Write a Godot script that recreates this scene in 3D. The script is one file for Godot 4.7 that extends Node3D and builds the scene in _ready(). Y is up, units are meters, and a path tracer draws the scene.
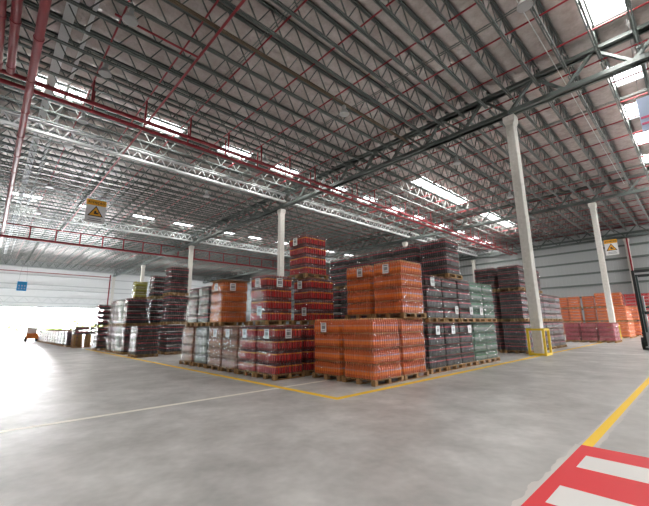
extends Node3D
# A beverage warehouse: x runs along the right-hand face of the pallet block, -z along its left-hand face.

const BAY := 20.1          # column spacing both ways
const GX := 18.7           # x of the first row of columns
const CZ := -5.4           # z of the first column
const JS := 1.256          # joist spacing
const JZ := -0.14          # z of joist number 0
const ROOF := 14.2
const JB := 13.0           # underside of the joists
const Z_FAR := -86.0
const Z_NEAR := 14.8
const X_LEFT := -21.5
const X_RIGHT := 59.6

var mats := {}
var cache := {}
var used := {}
var rng := RandomNumberGenerator.new()

# ---------------------------------------------------------------- mesh builder
class MB:
	var v := PackedVector3Array()
	var n := PackedVector3Array()
	var c := PackedColorArray()
	var t := PackedVector2Array()
	var i := PackedInt32Array()
	func tri(a: int, b: int, d: int, nn: Vector3) -> void:
		if (v[d] - v[a]).cross(v[b] - v[a]).dot(nn) < 0.0:
			i.append_array([a, d, b])
		else:
			i.append_array([a, b, d])
	func quad(p0: Vector3, p1: Vector3, p2: Vector3, p3: Vector3, nn: Vector3, col := Color.WHITE) -> void:
		var s := v.size()
		v.append_array([p0, p1, p2, p3])
		for k in 4:
			n.append(nn)
			c.append(col)
		t.append_array([Vector2(0, 1), Vector2(1, 1), Vector2(1, 0), Vector2(0, 0)])
		tri(s, s + 1, s + 2, nn)
		tri(s, s + 2, s + 3, nn)
	func box(at: Vector3, size: Vector3, col := Color.WHITE, b := Basis()) -> void:
		var h := size / 2
		for ax in 3:
			for sg in [-1.0, 1.0]:
				var nn := Vector3()
				nn[ax] = sg
				var u := Vector3()
				u[(ax + 1) % 3] = h[(ax + 1) % 3]
				var w := Vector3()
				w[(ax + 2) % 3] = h[(ax + 2) % 3]
				var o := nn * h[ax]
				quad(at + b * (o - u - w), at + b * (o + u - w), at + b * (o + u + w), at + b * (o - u + w), (b * nn).normalized(), col)
	func bar(p: Vector3, q: Vector3, wide: float, high: float, col := Color.WHITE) -> void:
		var d := (q - p).normalized()
		var s := d.cross(Vector3.UP if absf(d.y) < 0.95 else Vector3.RIGHT).normalized()
		box((p + q) / 2, Vector3(wide, high, p.distance_to(q)), col, Basis(s, s.cross(d) * -1.0, d))
	func tube(p: Vector3, q: Vector3, r: float, k := 10, col := Color.WHITE, r2 := -1.0) -> void:
		var d := (q - p).normalized()
		var s := d.cross(Vector3.UP if absf(d.y) < 0.95 else Vector3.RIGHT).normalized()
		var w := d.cross(s)
		var e := r if r2 < 0 else r2
		var st := v.size()
		for m in k:
			var nn := s * cos(TAU * m / k) + w * sin(TAU * m / k)
			v.append_array([p + nn * r, q + nn * e])
			n.append_array([nn, nn])
			c.append_array([col, col])
			t.append_array([Vector2(float(m) / k, 0), Vector2(float(m) / k, 1)])
		for m in k:
			var a := st + 2 * m
			var b := st + 2 * ((m + 1) % k)
			tri(a, b, b + 1, n[a] + n[b])
			tri(a, b + 1, a + 1, n[a] + n[b])
		for end in 2:
			var cc := v.size()
			var nn := -d if end == 0 else d
			v.append(p if end == 0 else q)
			n.append(nn)
			c.append(col)
			t.append(Vector2(0.5, 0.5))
			for m in k:
				v.append(v[st + 2 * m + end])
				n.append(nn)
				c.append(col)
				t.append(Vector2(0.5, 0.5))
			for m in k:
				tri(cc, cc + 1 + m, cc + 1 + (m + 1) % k, nn)
	# profile: [radius, height, colour] rows; neighbouring rows of the same height change colour only
	func lathe(at: Vector3, prof: Array, k := 8, turn := 0.0) -> void:
		var st := v.size()
		for j in prof.size():
			var lo: Array = prof[maxi(j - 1, 0)]
			var hi: Array = prof[mini(j + 1, prof.size() - 1)]
			var dr: float = hi[0] - lo[0]
			var dh: float = hi[1] - lo[1]
			for m in k:
				var a := TAU * m / k + turn
				var out := Vector3(cos(a), 0, sin(a))
				v.append(at + out * float(prof[j][0]) + Vector3.UP * float(prof[j][1]))
				n.append((out * maxf(dh, 0.0001) + Vector3.UP * -dr).normalized())
				c.append(prof[j][2])
				t.append(Vector2(float(m) / k, float(j) / prof.size()))
		for j in prof.size() - 1:
			if is_equal_approx(prof[j][1], prof[j + 1][1]) and is_equal_approx(prof[j][0], prof[j + 1][0]):
				continue
			for m in k:
				var a := st + j * k + m
				var b := st + j * k + (m + 1) % k
				tri(a, b, b + k, n[a] + n[b])
				tri(a, b + k, a + k, n[a] + n[b])
	func mesh(mat: Material) -> ArrayMesh:
		var arr := []
		arr.resize(Mesh.ARRAY_MAX)
		arr[Mesh.ARRAY_VERTEX] = v
		arr[Mesh.ARRAY_NORMAL] = n
		arr[Mesh.ARRAY_COLOR] = c
		arr[Mesh.ARRAY_TEX_UV] = t
		arr[Mesh.ARRAY_INDEX] = i
		var m := ArrayMesh.new()
		m.add_surface_from_arrays(Mesh.PRIMITIVE_TRIANGLES, arr)
		m.surface_set_material(0, mat)
		return m

# ---------------------------------------------------------------- node helpers
func numbered(called: String) -> String:
	var k: int = used.get(called, 0)
	used[called] = k + 1
	return called if k == 0 else "%s_%03d" % [called, k]

func part(called: String, mesh: Mesh, parent: Node, at := Vector3.ZERO, turn := 0.0) -> MeshInstance3D:
	var o := MeshInstance3D.new()
	o.name = called
	o.mesh = mesh
	o.position = at
	o.rotation.y = turn
	parent.add_child(o, true)
	return o

func tag(o: Node, label: String, category: String, group := "") -> void:
	o.set_meta("label", label)
	o.set_meta("category", category)
	if group:
		o.set_meta("group", group)

func thing(called: String, label: String, category: String, at := Vector3.ZERO, turn := 0.0, group := "") -> Node3D:
	var o := Node3D.new()
	o.name = numbered(called)
	o.position = at
	o.rotation.y = turn
	tag(o, label, category, group)
	add_child(o, true)
	return o

func single(called: String, mesh: Mesh, label: String, category: String, at := Vector3.ZERO, turn := 0.0, group := "") -> MeshInstance3D:
	var o := part(numbered(called), mesh, self, at, turn)
	tag(o, label, category, group)
	return o

func structure(called: String, mesh: Mesh = null, at := Vector3.ZERO) -> Node3D:
	var o: Node3D
	if mesh:
		o = part(numbered(called), mesh, self, at)
	else:
		o = Node3D.new()
		o.name = numbered(called)
		o.position = at
		add_child(o, true)
	o.set_meta("kind", "structure")
	return o

func ordinal(k: int) -> String:
	var ones := ["", "first", "second", "third", "fourth", "fifth", "sixth", "seventh", "eighth", "ninth", "tenth", "eleventh", "twelfth", "thirteenth", "fourteenth", "fifteenth", "sixteenth", "seventeenth", "eighteenth", "nineteenth"]
	if k < 20:
		return ones[k]
	var tens: String = ["", "", "twent", "thirt", "fort", "fift", "sixt", "sevent", "eight"][k / 10]
	return tens + "ieth" if k % 10 == 0 else tens + "y-" + ones[k % 10]

func srgb(r: float, g: float, b: float) -> Color:
	return Color(r, g, b).linear_to_srgb()

# a material from linear base colours
func mat(called: String, r: float, g: float, b: float, rough := 0.6, metal := 0.0) -> StandardMaterial3D:
	var m := StandardMaterial3D.new()
	m.resource_name = called
	m.albedo_color = srgb(r, g, b)
	m.roughness = rough
	m.metallic = metal
	mats[called] = m
	return m

# a tiling picture of layered noise between two colours; layers: [cycles per tile, weight, seed]
func tile(size: int, layers: Array, lo: Color, hi: Color, sharp := 1.0, flat_y := 1.0) -> ImageTexture:
	var fs := []
	var total := 0.0
	for e in layers:
		var f := FastNoiseLite.new()
		f.noise_type = FastNoiseLite.TYPE_SIMPLEX_SMOOTH
		f.fractal_octaves = 4
		f.frequency = e[0] / float(size)
		f.seed = e[2]
		fs.append(f)
		total += e[1]
	var vals := PackedFloat32Array()
	vals.resize(size * size)
	var edge := int(size * 0.82)
	for y in size:
		for x in size:
			var v := 0.0
			for k in fs.size():
				var f: FastNoiseLite = fs[k]
				var a := f.get_noise_2d(x, y * flat_y)
				var tx := 0.0
				if x > edge:
					tx = float(x - edge) / (size - edge)
					a = lerpf(a, f.get_noise_2d(x - size, y * flat_y), tx)
				if y > edge:
					var b := f.get_noise_2d(x, (y - size) * flat_y)
					if x > edge:
						b = lerpf(b, f.get_noise_2d(x - size, (y - size) * flat_y), tx)
					a = lerpf(a, b, float(y - edge) / (size - edge))
				v += a * layers[k][1]
			vals[y * size + x] = clampf(0.5 + sharp * v / total, 0.0, 1.0)
	var im := Image.create(size, size, false, Image.FORMAT_RGBA8)
	for y in size:
		for x in size:
			im.set_pixel(x, y, lo.lerp(hi, vals[y * size + x]))
	return ImageTexture.create_from_image(im)

func noise_texture(size: int, freq: float, octaves: int, seed_: int, ramp: Array, normal := false, bump := 4.0) -> NoiseTexture2D:
	var f := FastNoiseLite.new()
	f.noise_type = FastNoiseLite.TYPE_SIMPLEX_SMOOTH
	f.frequency = freq
	f.fractal_octaves = octaves
	f.seed = seed_
	var x := NoiseTexture2D.new()
	x.width = size
	x.height = size
	x.seamless = true
	x.noise = f
	x.as_normal_map = normal
	x.bump_strength = bump
	if ramp:
		var g := Gradient.new()
		var offs := PackedFloat32Array()
		var cols := PackedColorArray()
		for e in ramp:
			offs.append(e[0])
			cols.append(e[1])
		g.offsets = offs
		g.colors = cols
		x.color_ramp = g
	return x

# ---------------------------------------------------------------- scene
func _ready() -> void:
	rng.seed = 7
	camera_and_sky()
	make_materials()
	skylights()
	shell()
	roof_structure()
	columns()
	markings()
	pipes()
	loads()
	signs()
	lamps_and_trays()
	forklift()
	outside()

func camera_and_sky() -> void:
	var cam := Camera3D.new()
	cam.name = "camera"
	cam.keep_aspect = Camera3D.KEEP_HEIGHT
	cam.fov = rad_to_deg(2.0 * atan(253.0 / 352.18))
	cam.near = 0.05
	cam.far = 600
	cam.position = Vector3(0, 1.45, 0)
	cam.basis = Basis(Vector3.UP, -0.758430) * Basis(Vector3.RIGHT, 0.202341) * Basis(Vector3.BACK, -0.0116738)
	add_child(cam)
	cam.current = true
	var sky_mat := ProceduralSkyMaterial.new()
	sky_mat.sky_top_color = Color(0.96, 0.98, 1.0)
	sky_mat.sky_horizon_color = Color(1.0, 1.0, 1.0)
	sky_mat.ground_bottom_color = Color(0.7, 0.7, 0.7)
	sky_mat.ground_horizon_color = Color(1.0, 1.0, 1.0)
	sky_mat.sky_energy_multiplier = 6.0
	sky_mat.ground_energy_multiplier = 3.5
	var sky := Sky.new()
	sky.sky_material = sky_mat
	var env := Environment.new()
	env.background_mode = Environment.BG_SKY
	env.sky = sky
	env.tonemap_mode = Environment.TONE_MAPPER_LINEAR
	env.tonemap_exposure = 1.18
	env.sdfgi_enabled = true
	env.ssao_enabled = true
	env.ssil_enabled = true
	var we := WorldEnvironment.new()
	we.name = "world"
	we.environment = env
	add_child(we)

func make_materials() -> void:
	# polished concrete
	var fl := mat("concrete_floor", 1, 1, 1, 0.3)
	fl.albedo_texture = tile(768, [[5.0, 1.0, 3], [16.0, 0.8, 4], [70.0, 0.35, 5]], srgb(0.33, 0.325, 0.315), srgb(0.60, 0.59, 0.575), 1.15)
	fl.uv1_triplanar = true
	fl.uv1_world_triplanar = true
	fl.uv1_scale = Vector3(0.09, 0.09, 0.09)
	fl.roughness_texture = tile(384, [[6.0, 1.0, 13], [24.0, 0.7, 14]], Color(0.74, 0.74, 0.74), Color(1, 1, 1))
	fl.roughness = 0.44
	var col := mat("precast_concrete", 1, 1, 1, 0.8)
	col.albedo_texture = tile(256, [[8.0, 1.0, 5], [40.0, 0.4, 6]], srgb(0.50, 0.48, 0.44), srgb(0.62, 0.60, 0.56))
	col.uv1_triplanar = true
	col.uv1_scale = Vector3(0.6, 0.6, 0.6)
	mat("steel", 0.095, 0.112, 0.105, 0.4, 0.2)
	mat("steel_light", 0.42, 0.44, 0.44, 0.4, 0.3)
	mat("steel_brown", 0.14, 0.10, 0.065, 0.6, 0.2)
	mat("tray_metal", 0.55, 0.57, 0.58, 0.5, 0.2)
	var roof := mat("roof_lining", 1, 1, 1, 0.26, 0.35)
	roof.albedo_texture = tile(256, [[5.0, 1.0, 31], [20.0, 0.5, 32]], srgb(0.43, 0.38, 0.36), srgb(0.58, 0.52, 0.50))
	roof.uv1_triplanar = true
	roof.uv1_world_triplanar = true
	roof.uv1_scale = Vector3(0.3, 0.3, 0.3)
	roof.normal_enabled = true
	roof.normal_texture = noise_texture(512, 0.015, 4, 41, [], true, 6.0)
	roof.normal_scale = 0.6
	mat("cladding", 0.52, 0.53, 0.53, 0.5)
	mat("cladding_grey", 0.30, 0.31, 0.31, 0.55)
	var tr := mat("cladding_translucent", 0.55, 0.56, 0.56, 0.5)
	tr.backlight_enabled = true
	tr.backlight = Color(0.42, 0.42, 0.42)
	mat("pipe_red", 0.22, 0.006, 0.014, 0.42)
	mat("paint_yellow", 0.92, 0.58, 0.015, 0.6)
	mat("paint_red", 0.74, 0.012, 0.024, 0.55)
	mat("paint_white", 0.78, 0.77, 0.75, 0.45)
	mat("paint_cream", 0.86, 0.83, 0.74, 0.45)
	mat("worn_floor", 0.60, 0.57, 0.54, 0.6)
	mat("guard_yellow", 0.72, 0.50, 0.02, 0.4)
	var wood := mat("pallet_wood", 1, 1, 1, 0.8)
	wood.albedo_texture = tile(256, [[8.0, 1.0, 51], [50.0, 0.5, 52]], srgb(0.17, 0.085, 0.03), srgb(0.46, 0.27, 0.11))
	wood.uv1_triplanar = true
	wood.uv1_world_triplanar = true
	wood.uv1_scale = Vector3(1.7, 6.0, 1.7)
	var bot := mat("bottles", 1, 1, 1, 0.28)
	bot.vertex_color_use_as_albedo = true
	var crinkle := noise_texture(512, 0.03, 4, 61, [], true, 10.0)
	for e in [["film_clear", 0.035], ["film_hazy", 0.05], ["film_milky", 0.075]]:
		var f := mat(e[0], 0.72, 0.69, 0.67, 0.2)
		f.transparency = BaseMaterial3D.TRANSPARENCY_ALPHA
		f.albedo_color.a = e[1]
		f.normal_enabled = true
		f.normal_texture = crinkle
		f.normal_scale = 1.0
		f.metallic_specular = 0.3
		f.uv1_triplanar = true
		f.uv1_world_triplanar = true
		f.uv1_scale = Vector3(1.3, 0.8, 1.3)
	mat("black", 0.012, 0.016, 0.016, 0.45)
	mat("rubber", 0.015, 0.015, 0.015, 0.8)
	mat("forklift_green", 0.02, 0.045, 0.045, 0.4)
	mat("forklift_orange", 0.7, 0.2, 0.03, 0.4)
	mat("grey_metal", 0.3, 0.31, 0.32, 0.4, 0.5)
	mat("sign_white", 0.75, 0.75, 0.76, 0.5)
	mat("sign_orange", 0.80, 0.38, 0.02, 0.5)
	mat("sign_blue", 0.02, 0.35, 0.75, 0.5)
	mat("sign_pale_blue", 0.45, 0.55, 0.75, 0.5)
	mat("sign_pink", 0.70, 0.10, 0.22, 0.5)
	mat("ink", 0.03, 0.025, 0.02, 0.6)
	mat("ink_grey", 0.22, 0.22, 0.24, 0.6)
	mat("lamp_white", 0.4, 0.4, 0.4, 0.4)
	mat("lamp_lens", 0.34, 0.34, 0.34, 0.3)
	mat("asphalt", 0.45, 0.45, 0.43, 0.8)
	mat("leaves", 0.16, 0.26, 0.07, 0.7)
	mat("bark", 0.12, 0.08, 0.05, 0.9)
	var g := mat("skylight_glazing", 0.8, 0.82, 0.84, 0.4)
	g.emission_enabled = true
	g.emission = Color(0.97, 0.985, 1.0)
	g.emission_energy_multiplier = 4.0

# ---------------------------------------------------------------- skylights (translucent roof sheets, lit by the day)
const SKY_ENERGY := 11.0
const SKY_LEN := 2.35
var sky_spots := {}        # strip number -> array of x starts

func skylights() -> void:
	var xs := []
	for b in range(-1, 3):
		var x0 := GX + BAY * (b - 1)
		for o in [1.6, 7.0, 12.1, 16.8] if b < 1 else [2.7, 7.4, 12.2, 16.8]:
			xs.append(x0 + o)
	for s in [0, 17, 34, 51]:
		sky_spots[s] = xs
	sky_spots[12] = [26.4, 28.75, 31.1, 33.45, 40.3, 42.65, 45.0, 47.35]
	var mb := MB.new()
	for k in 16:    # shallow corrugations across the sheet
		var z0 := -0.6 + 1.2 * k / 16.0
		var z1 := -0.6 + 1.2 * (k + 1) / 16.0
		var y0 := 0.012 * sin(k * PI / 2)
		var y1 := 0.012 * sin((k + 1) * PI / 2)
		mb.quad(Vector3(0, y0, z0), Vector3(SKY_LEN, y0, z0), Vector3(SKY_LEN, y1, z1), Vector3(0, y1, z1), Vector3(0, -1, 0))
	mb.box(Vector3(SKY_LEN / 2, 0.06, 0), Vector3(SKY_LEN, 0.04, 1.2))
	var sheet := mb.mesh(mats.skylight_glazing)
	var fb := MB.new()
	for x in [0.02, SKY_LEN - 0.02]:
		fb.box(Vector3(x, -0.01, 0), Vector3(0.04, 0.09, 1.2))
	var frame := fb.mesh(mats.steel_light)
	var count := 0
	for s in sky_spots:
		for x in sky_spots[s]:
			var z: float = JZ - JS * (s + 0.5)
			count += 1
			var t := structure("window_%d" % count, null, Vector3(x, ROOF, z))
			t.set_meta("label", "bright translucent skylight sheet set between two roof joists")
			part("glazing", sheet, t)
			part("edge_strip", frame, t)
			var a := AreaLight3D.new()
			a.name = "daylight"
			a.area_size = Vector2(SKY_LEN - 0.12, 1.1)
			a.area_normalize_energy = false
			a.light_energy = SKY_ENERGY
			a.light_color = Color(1.0, 0.985, 0.965)
			a.shadow_enabled = true
			a.area_range = 150.0
			a.rotation.x = -PI / 2
			a.position = Vector3(SKY_LEN / 2, -0.06, 0)
			t.add_child(a)

# ---------------------------------------------------------------- floor, roof lining, walls
func shell() -> void:
	var mb := MB.new()
	mb.box(Vector3((X_LEFT + X_RIGHT) / 2, -0.15, (Z_FAR + Z_NEAR) / 2), Vector3(X_RIGHT - X_LEFT, 0.3, Z_NEAR - Z_FAR))
	structure("floor", mb.mesh(mats.concrete_floor))
	# roof lining: quilted strips sagging between the joists, one piece per strip, cut where a skylight sits
	var first := int(floor((JZ - Z_NEAR) / JS))
	var last := int(ceil((JZ - Z_FAR) / JS))
	for b in range(-1, 3):
		var roof := structure("ceiling")
		var x0 := GX + BAY * (b - 1)
		var x1 := minf(x0 + BAY, X_RIGHT)
		if b == 2:
			x1 = X_RIGHT
		for s in range(first, last):
			var cuts := [x0]
			for x in sky_spots.get(s, []):
				if x >= x0 and x + SKY_LEN <= x1 + 0.01:
					cuts.append_array([x, x + SKY_LEN])
			cuts.append(x1)
			for k in range(0, cuts.size(), 2):
				if cuts[k + 1] - cuts[k] > 0.05:
					part("roof_lining", lining(cuts[k + 1] - cuts[k], s % 3), roof, Vector3(cuts[k], ROOF, JZ - JS * s))
	# far wall with the big loading opening
	var wf := structure("wall_far")
	var open_l := -9.0
	var open_r := 17.6
	var head := 5.35
	for e in [[X_LEFT, open_l, 0.0, ROOF + 0.3, "cladding"], [open_l, open_r, head, ROOF + 0.3, "cladding_translucent"], [open_r, X_RIGHT, 4.4, ROOF + 0.3, "cladding_translucent"], [open_r, X_RIGHT, 0.0, 4.4, "cladding"]]:
		var x: float = e[0]
		while x < e[1] - 0.01:
			var w := minf(3.35, e[1] - x)
			part("cladding_panel", slab(w, e[3] - e[2], e[4]), wf, Vector3(x + w / 2, e[2], Z_FAR))
			x += w
	for y in [5.45, 8.7, 9.6, 11.4, 12.9]:
		var g := MB.new()
		g.box(Vector3(0, 0, 0), Vector3(X_RIGHT - X_LEFT, 0.28 if y < 6 else 0.2, 0.16))
		part("girt", g.mesh(mats.steel_light), wf, Vector3((X_LEFT + X_RIGHT) / 2, y, Z_FAR + 0.2))
	var lat := MB.new()
	for y in [6.2, 7.3]:
		lat.box(Vector3(5, y, Z_FAR + 0.3), Vector3(52, 0.14, 0.14))
	part("lattice_chord", lat.mesh(mats.steel_light), wf)
	for k in 26:
		var d := MB.new()
		var xa := -18.0 + k * 1.8
		d.bar(Vector3(xa, 6.2, Z_FAR + 0.3), Vector3(xa + 0.9, 7.3, Z_FAR + 0.3), 0.07, 0.07)
		d.bar(Vector3(xa + 0.9, 7.3, Z_FAR + 0.3), Vector3(xa + 1.8, 6.2, Z_FAR + 0.3), 0.07, 0.07)
		part("lattice_brace", d.mesh(mats.steel_light), wf)
	# right wall
	var wr := structure("wall_right")
	var zz := Z_FAR
	var n := 0
	while zz < Z_NEAR:
		var w := minf(2.0, Z_NEAR - zz)
		part("cladding_panel", slab(w, ROOF + 0.3, "cladding_grey"), wr, Vector3(X_RIGHT, 0, zz + w / 2), PI / 2)
		zz += w
	for y in [1.6, 3.2, 4.8, 6.4, 8.0, 9.6, 11.2, 12.8]:
		var g := MB.new()
		g.box(Vector3(0, 0, 0), Vector3(0.18, 0.26, Z_NEAR - Z_FAR))
		part("girt", g.mesh(mats.steel), wr, Vector3(X_RIGHT - 0.2, y, (Z_NEAR + Z_FAR) / 2))
	# unseen walls that close the hall
	var wl := structure("wall_left")
	part("cladding_panel", slab(Z_NEAR - Z_FAR, ROOF + 0.3, "cladding"), wl, Vector3(X_LEFT, 0, (Z_NEAR + Z_FAR) / 2), PI / 2)
	var wn := structure("wall_near")
	part("upper_cladding", slab(X_RIGHT - X_LEFT, ROOF + 0.3 - 4.8, "cladding"), wn, Vector3((X_LEFT + X_RIGHT) / 2, 4.8, Z_NEAR))
	var x := X_LEFT
	for dock in [27.0, 42.0]:     # open dock doors along the near wall
		part("pier", slab(dock - x, 4.8, "cladding"), wn, Vector3((x + dock) / 2, 0, Z_NEAR))
		x = dock + 4.4
	part("pier", slab(X_RIGHT - x, 4.8, "cladding"), wn, Vector3((x + X_RIGHT) / 2, 0, Z_NEAR))

func slab(w: float, h: float, m: String) -> Mesh:
	var key := "slab%.2f_%.2f_%s" % [w, h, m]
	if not cache.has(key):
		var mb := MB.new()
		mb.box(Vector3(0, h / 2, 0), Vector3(w, h, 0.08))
		if w < 5:
			var k := 0
			if m == "cladding_translucent":
				while (k + 0.5) * 0.45 < h:     # laps of the horizontal sheets
					mb.box(Vector3(0, (k + 0.5) * 0.45, 0.06), Vector3(w, 0.08, 0.05))
					k += 1
			else:
				while (k + 0.5) * 0.5 < w:     # ribs of the sheet
					mb.box(Vector3(-w / 2 + (k + 0.5) * 0.5, h / 2, 0.06), Vector3(0.09, h, 0.05))
					mb.box(Vector3(-w / 2 + (k + 0.5) * 0.5, h / 2, -0.06), Vector3(0.09, h, 0.05))
					k += 1
		cache[key] = mb.mesh(mats[m])
	return cache[key]

func lining(length: float, variant: int) -> Mesh:
	var key := "lining%.3f_%d" % [length, variant]
	if cache.has(key):
		return cache[key]
	var mb := MB.new()
	var k := 10
	var f := FastNoiseLite.new()
	f.seed = variant + 70
	f.frequency = 0.5
	var nx := maxi(2, int(length / 0.7))
	var st := mb.v.size()
	for face in 2:
		for a in nx + 1:
			for j in k + 1:
				var u := float(j) / k
				var x := length * a / nx
				var edge: float = pow(absf(2.0 * u - 1.0), 4.0)
				var y: float = -0.11 + 0.17 * edge + 0.03 * f.get_noise_2d(x, u * 3.0) * (1.0 - edge)
				var slope: float = 0.17 * 8.0 * pow(absf(2.0 * u - 1.0), 3.0) * signf(2.0 * u - 1.0) / JS
				mb.v.append(Vector3(x, y + (0.08 if face else 0.0), -JS * u))
				mb.n.append(Vector3(0, -1, -slope).normalized() * (-1.0 if face else 1.0))
				mb.c.append(Color.WHITE)
				mb.t.append(Vector2(x, u))
		for a in nx:
			for j in k:
				var p := st + face * (nx + 1) * (k + 1) + a * (k + 1) + j
				mb.tri(p, p + 1, p + k + 2, mb.n[p])
				mb.tri(p, p + k + 2, p + k + 1, mb.n[p])
	cache[key] = mb.mesh(mats.roof_lining)
	return cache[key]

# ---------------------------------------------------------------- joists and girders
func roof_structure() -> void:
	var L := BAY - 0.34
	var depth := ROOF - JB - 0.02
	var tops := MB.new()
	tops.box(Vector3(L / 2, depth - 0.04, 0.045), Vector3(L, 0.08, 0.06))
	tops.box(Vector3(L / 2, depth - 0.04, -0.045), Vector3(L, 0.08, 0.06))
	var top_mesh := tops.mesh(mats.steel)
	var low := {}
	for m in ["steel", "steel_brown"]:
		var b := MB.new()
		b.box(Vector3(L / 2, 0.035, 0.045), Vector3(L, 0.07, 0.055))
		b.box(Vector3(L / 2, 0.035, -0.045), Vector3(L, 0.07, 0.055))
		var k := 0
		while k * 1.5 + 0.7 < L:    # spacer plates between the two angles
			b.box(Vector3(k * 1.5 + 0.7, 0.035, 0), Vector3(0.08, 0.06, 0.04))
			k += 1
		low[m] = b.mesh(mats[m])
	var panels := 16
	var pw := L / panels
	var up := MB.new()
	up.bar(Vector3(0, 0.05, 0), Vector3(pw / 2, depth - 0.06, 0), 0.04, 0.04)
	var down := MB.new()
	down.bar(Vector3(0, depth - 0.06, 0), Vector3(pw / 2, 0.05, 0), 0.04, 0.04)
	var up_mesh := up.mesh(mats.steel)
	var down_mesh := down.mesh(mats.steel)
	var all := MB.new()
	for k in panels:
		all.bar(Vector3(k * pw, 0.05, 0), Vector3((k + 0.5) * pw, depth - 0.06, 0), 0.04, 0.04)
		all.bar(Vector3((k + 0.5) * pw, depth - 0.06, 0), Vector3((k + 1) * pw, 0.05, 0), 0.04, 0.04)
	var web := all.mesh(mats.steel)
	var last := int(floor((JZ - Z_FAR - 0.4) / JS))
	for b in range(-1, 3):
		var x0 := GX + BAY * (b - 1) + 0.17
		var bay_name: String = ["left of the first girder", "between the first and second girder", "beyond the second girder", "left of the picture"][b]
		for k in range(-2, last + 1):
			var near: bool = (b == 0 and k >= 0 and k < 24) or (b == 1 and k >= -1 and k < 16)
			var brown: bool = b == 0 and k == 9
			var t := thing("roof_joist", "single brown open-web roof joist among the grey ones at top centre" if brown else "grey-green open-web roof joist %s, %s from the near wall" % [bay_name, ordinal(k + 3)], "joist", Vector3(x0, JB, JZ - JS * k), 0, "" if brown else "grey-green roof joists " + bay_name)
			part("top_chord", top_mesh, t)
			part("bottom_chord", low["steel_brown" if brown else "steel"], t)
			if near:
				for p in panels:
					part("diagonal", up_mesh, t, Vector3(p * pw, 0, 0))
					part("diagonal", down_mesh, t, Vector3((p + 0.5) * pw, 0, 0))
			else:
				part("web", web, t)
	# the deeper pale trusses on the column lines across the hall
	for b in 3:
		for c in 2:
			var x0 := GX + BAY * (b - 1) + 0.25
			var z: float = JZ - JS * [19.5, 35.5][c]
			var t := thing("tie_truss", "pale deep lattice truss spanning between columns in the %s row, %s" % [["nearer", "farther"][c], ["left of the first girder", "right of the first girder", "nearest the right wall"][b]], "truss", Vector3(x0, 12.45, z), 0)
			var Lt := BAY - 0.5
			for e in [[0.0, "bottom_chord"], [1.0, "top_chord"]]:
				var m := MB.new()
				m.box(Vector3(Lt / 2, e[0] * 0.66 + 0.08, 0.10), Vector3(Lt, 0.14, 0.08))
				m.box(Vector3(Lt / 2, e[0] * 0.66 + 0.08, -0.10), Vector3(Lt, 0.14, 0.08))
				part(e[1], m.mesh(mats.steel_light), t)
			for k in 26:
				var d := MB.new()
				var w := Lt / 26
				d.bar(Vector3(k * w, 0.1, 0), Vector3((k + 0.5) * w, 0.72, 0), 0.06, 0.06)
				d.bar(Vector3((k + 0.5) * w, 0.72, 0), Vector3((k + 1) * w, 0.1, 0), 0.06, 0.06)
				part("diagonal_pair", d.mesh(mats.steel_light), t)
	# girders along the hall
	for g in range(-1, 3):
		var x := GX + BAY * g
		if g == 2:
			x = X_RIGHT - 0.45
		for s in range(-1, 4):
			var z1 := CZ - BAY * s - 0.02
			var t := thing("roof_girder", "grey double-chord girder on the %s, %s" % [["first column row", "second column row", "right wall columns", "unseen left column row"][g], ["leaving over the right picture edge", "from its nearest column leftwards", "over the left stacks", "in the far part of the hall", "reaching the far wall"][s + 1]], "girder", Vector3(x, 12.05, z1), 0)
			var Lg := BAY - 0.04
			for e in [[0.0, "bottom_chord", 0.24], [1.0, "top_chord", 0.2]]:
				var m := MB.new()
				for sd in [-1.0, 1.0]:
					m.box(Vector3(sd * 0.12, 0.25 + e[0] * 1.35, -Lg / 2), Vector3(0.1, e[2], Lg))
					m.box(Vector3(sd * 0.15, 0.25 + e[0] * 1.35 - e[2] / 2 + 0.015, -Lg / 2), Vector3(0.16, 0.03, Lg))
				part(e[1], m.mesh(mats.steel), t)
			var k := 0
			var w := Lg / 8
			while k < 8:
				for half in 2:
					var d := MB.new()
					var a := Vector3(0, 0.3, -k * w) if half == 0 else Vector3(0, 1.6, -(k + 0.5) * w)
					var c := Vector3(0, 1.6, -(k + 0.5) * w) if half == 0 else Vector3(0, 0.3, -(k + 1) * w)
					d.bar(a + Vector3(0.07, 0, 0), c + Vector3(0.07, 0, 0), 0.05, 0.11)
					d.bar(a - Vector3(0.07, 0, 0), c - Vector3(0.07, 0, 0), 0.05, 0.11)
					part("diagonal", d.mesh(mats.steel), t)
				k += 1
	# bridging rods that steady the joists
	for e in [[6.72], [13.0], [23.0], [34.5], [44.0]]:
		var m := MB.new()
		m.tube(Vector3(0, 0, 2.0), Vector3(0, 0, -24.3), 0.022, 5)
		m.tube(Vector3(0.12, 0.0, 2.0), Vector3(0.12, 0.0, -24.3), 0.022, 5)
		single("bridging_rod", m.mesh(mats.steel), "thin grey pair of bridging rods crossing the roof joists, %s from the left" % ordinal([6.72, 13.0, 23.0, 34.5, 44.0].find(e[0]) + 1), "rod", Vector3(e[0], 13.095, 0), 0, "bridging rods across the joists")

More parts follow.
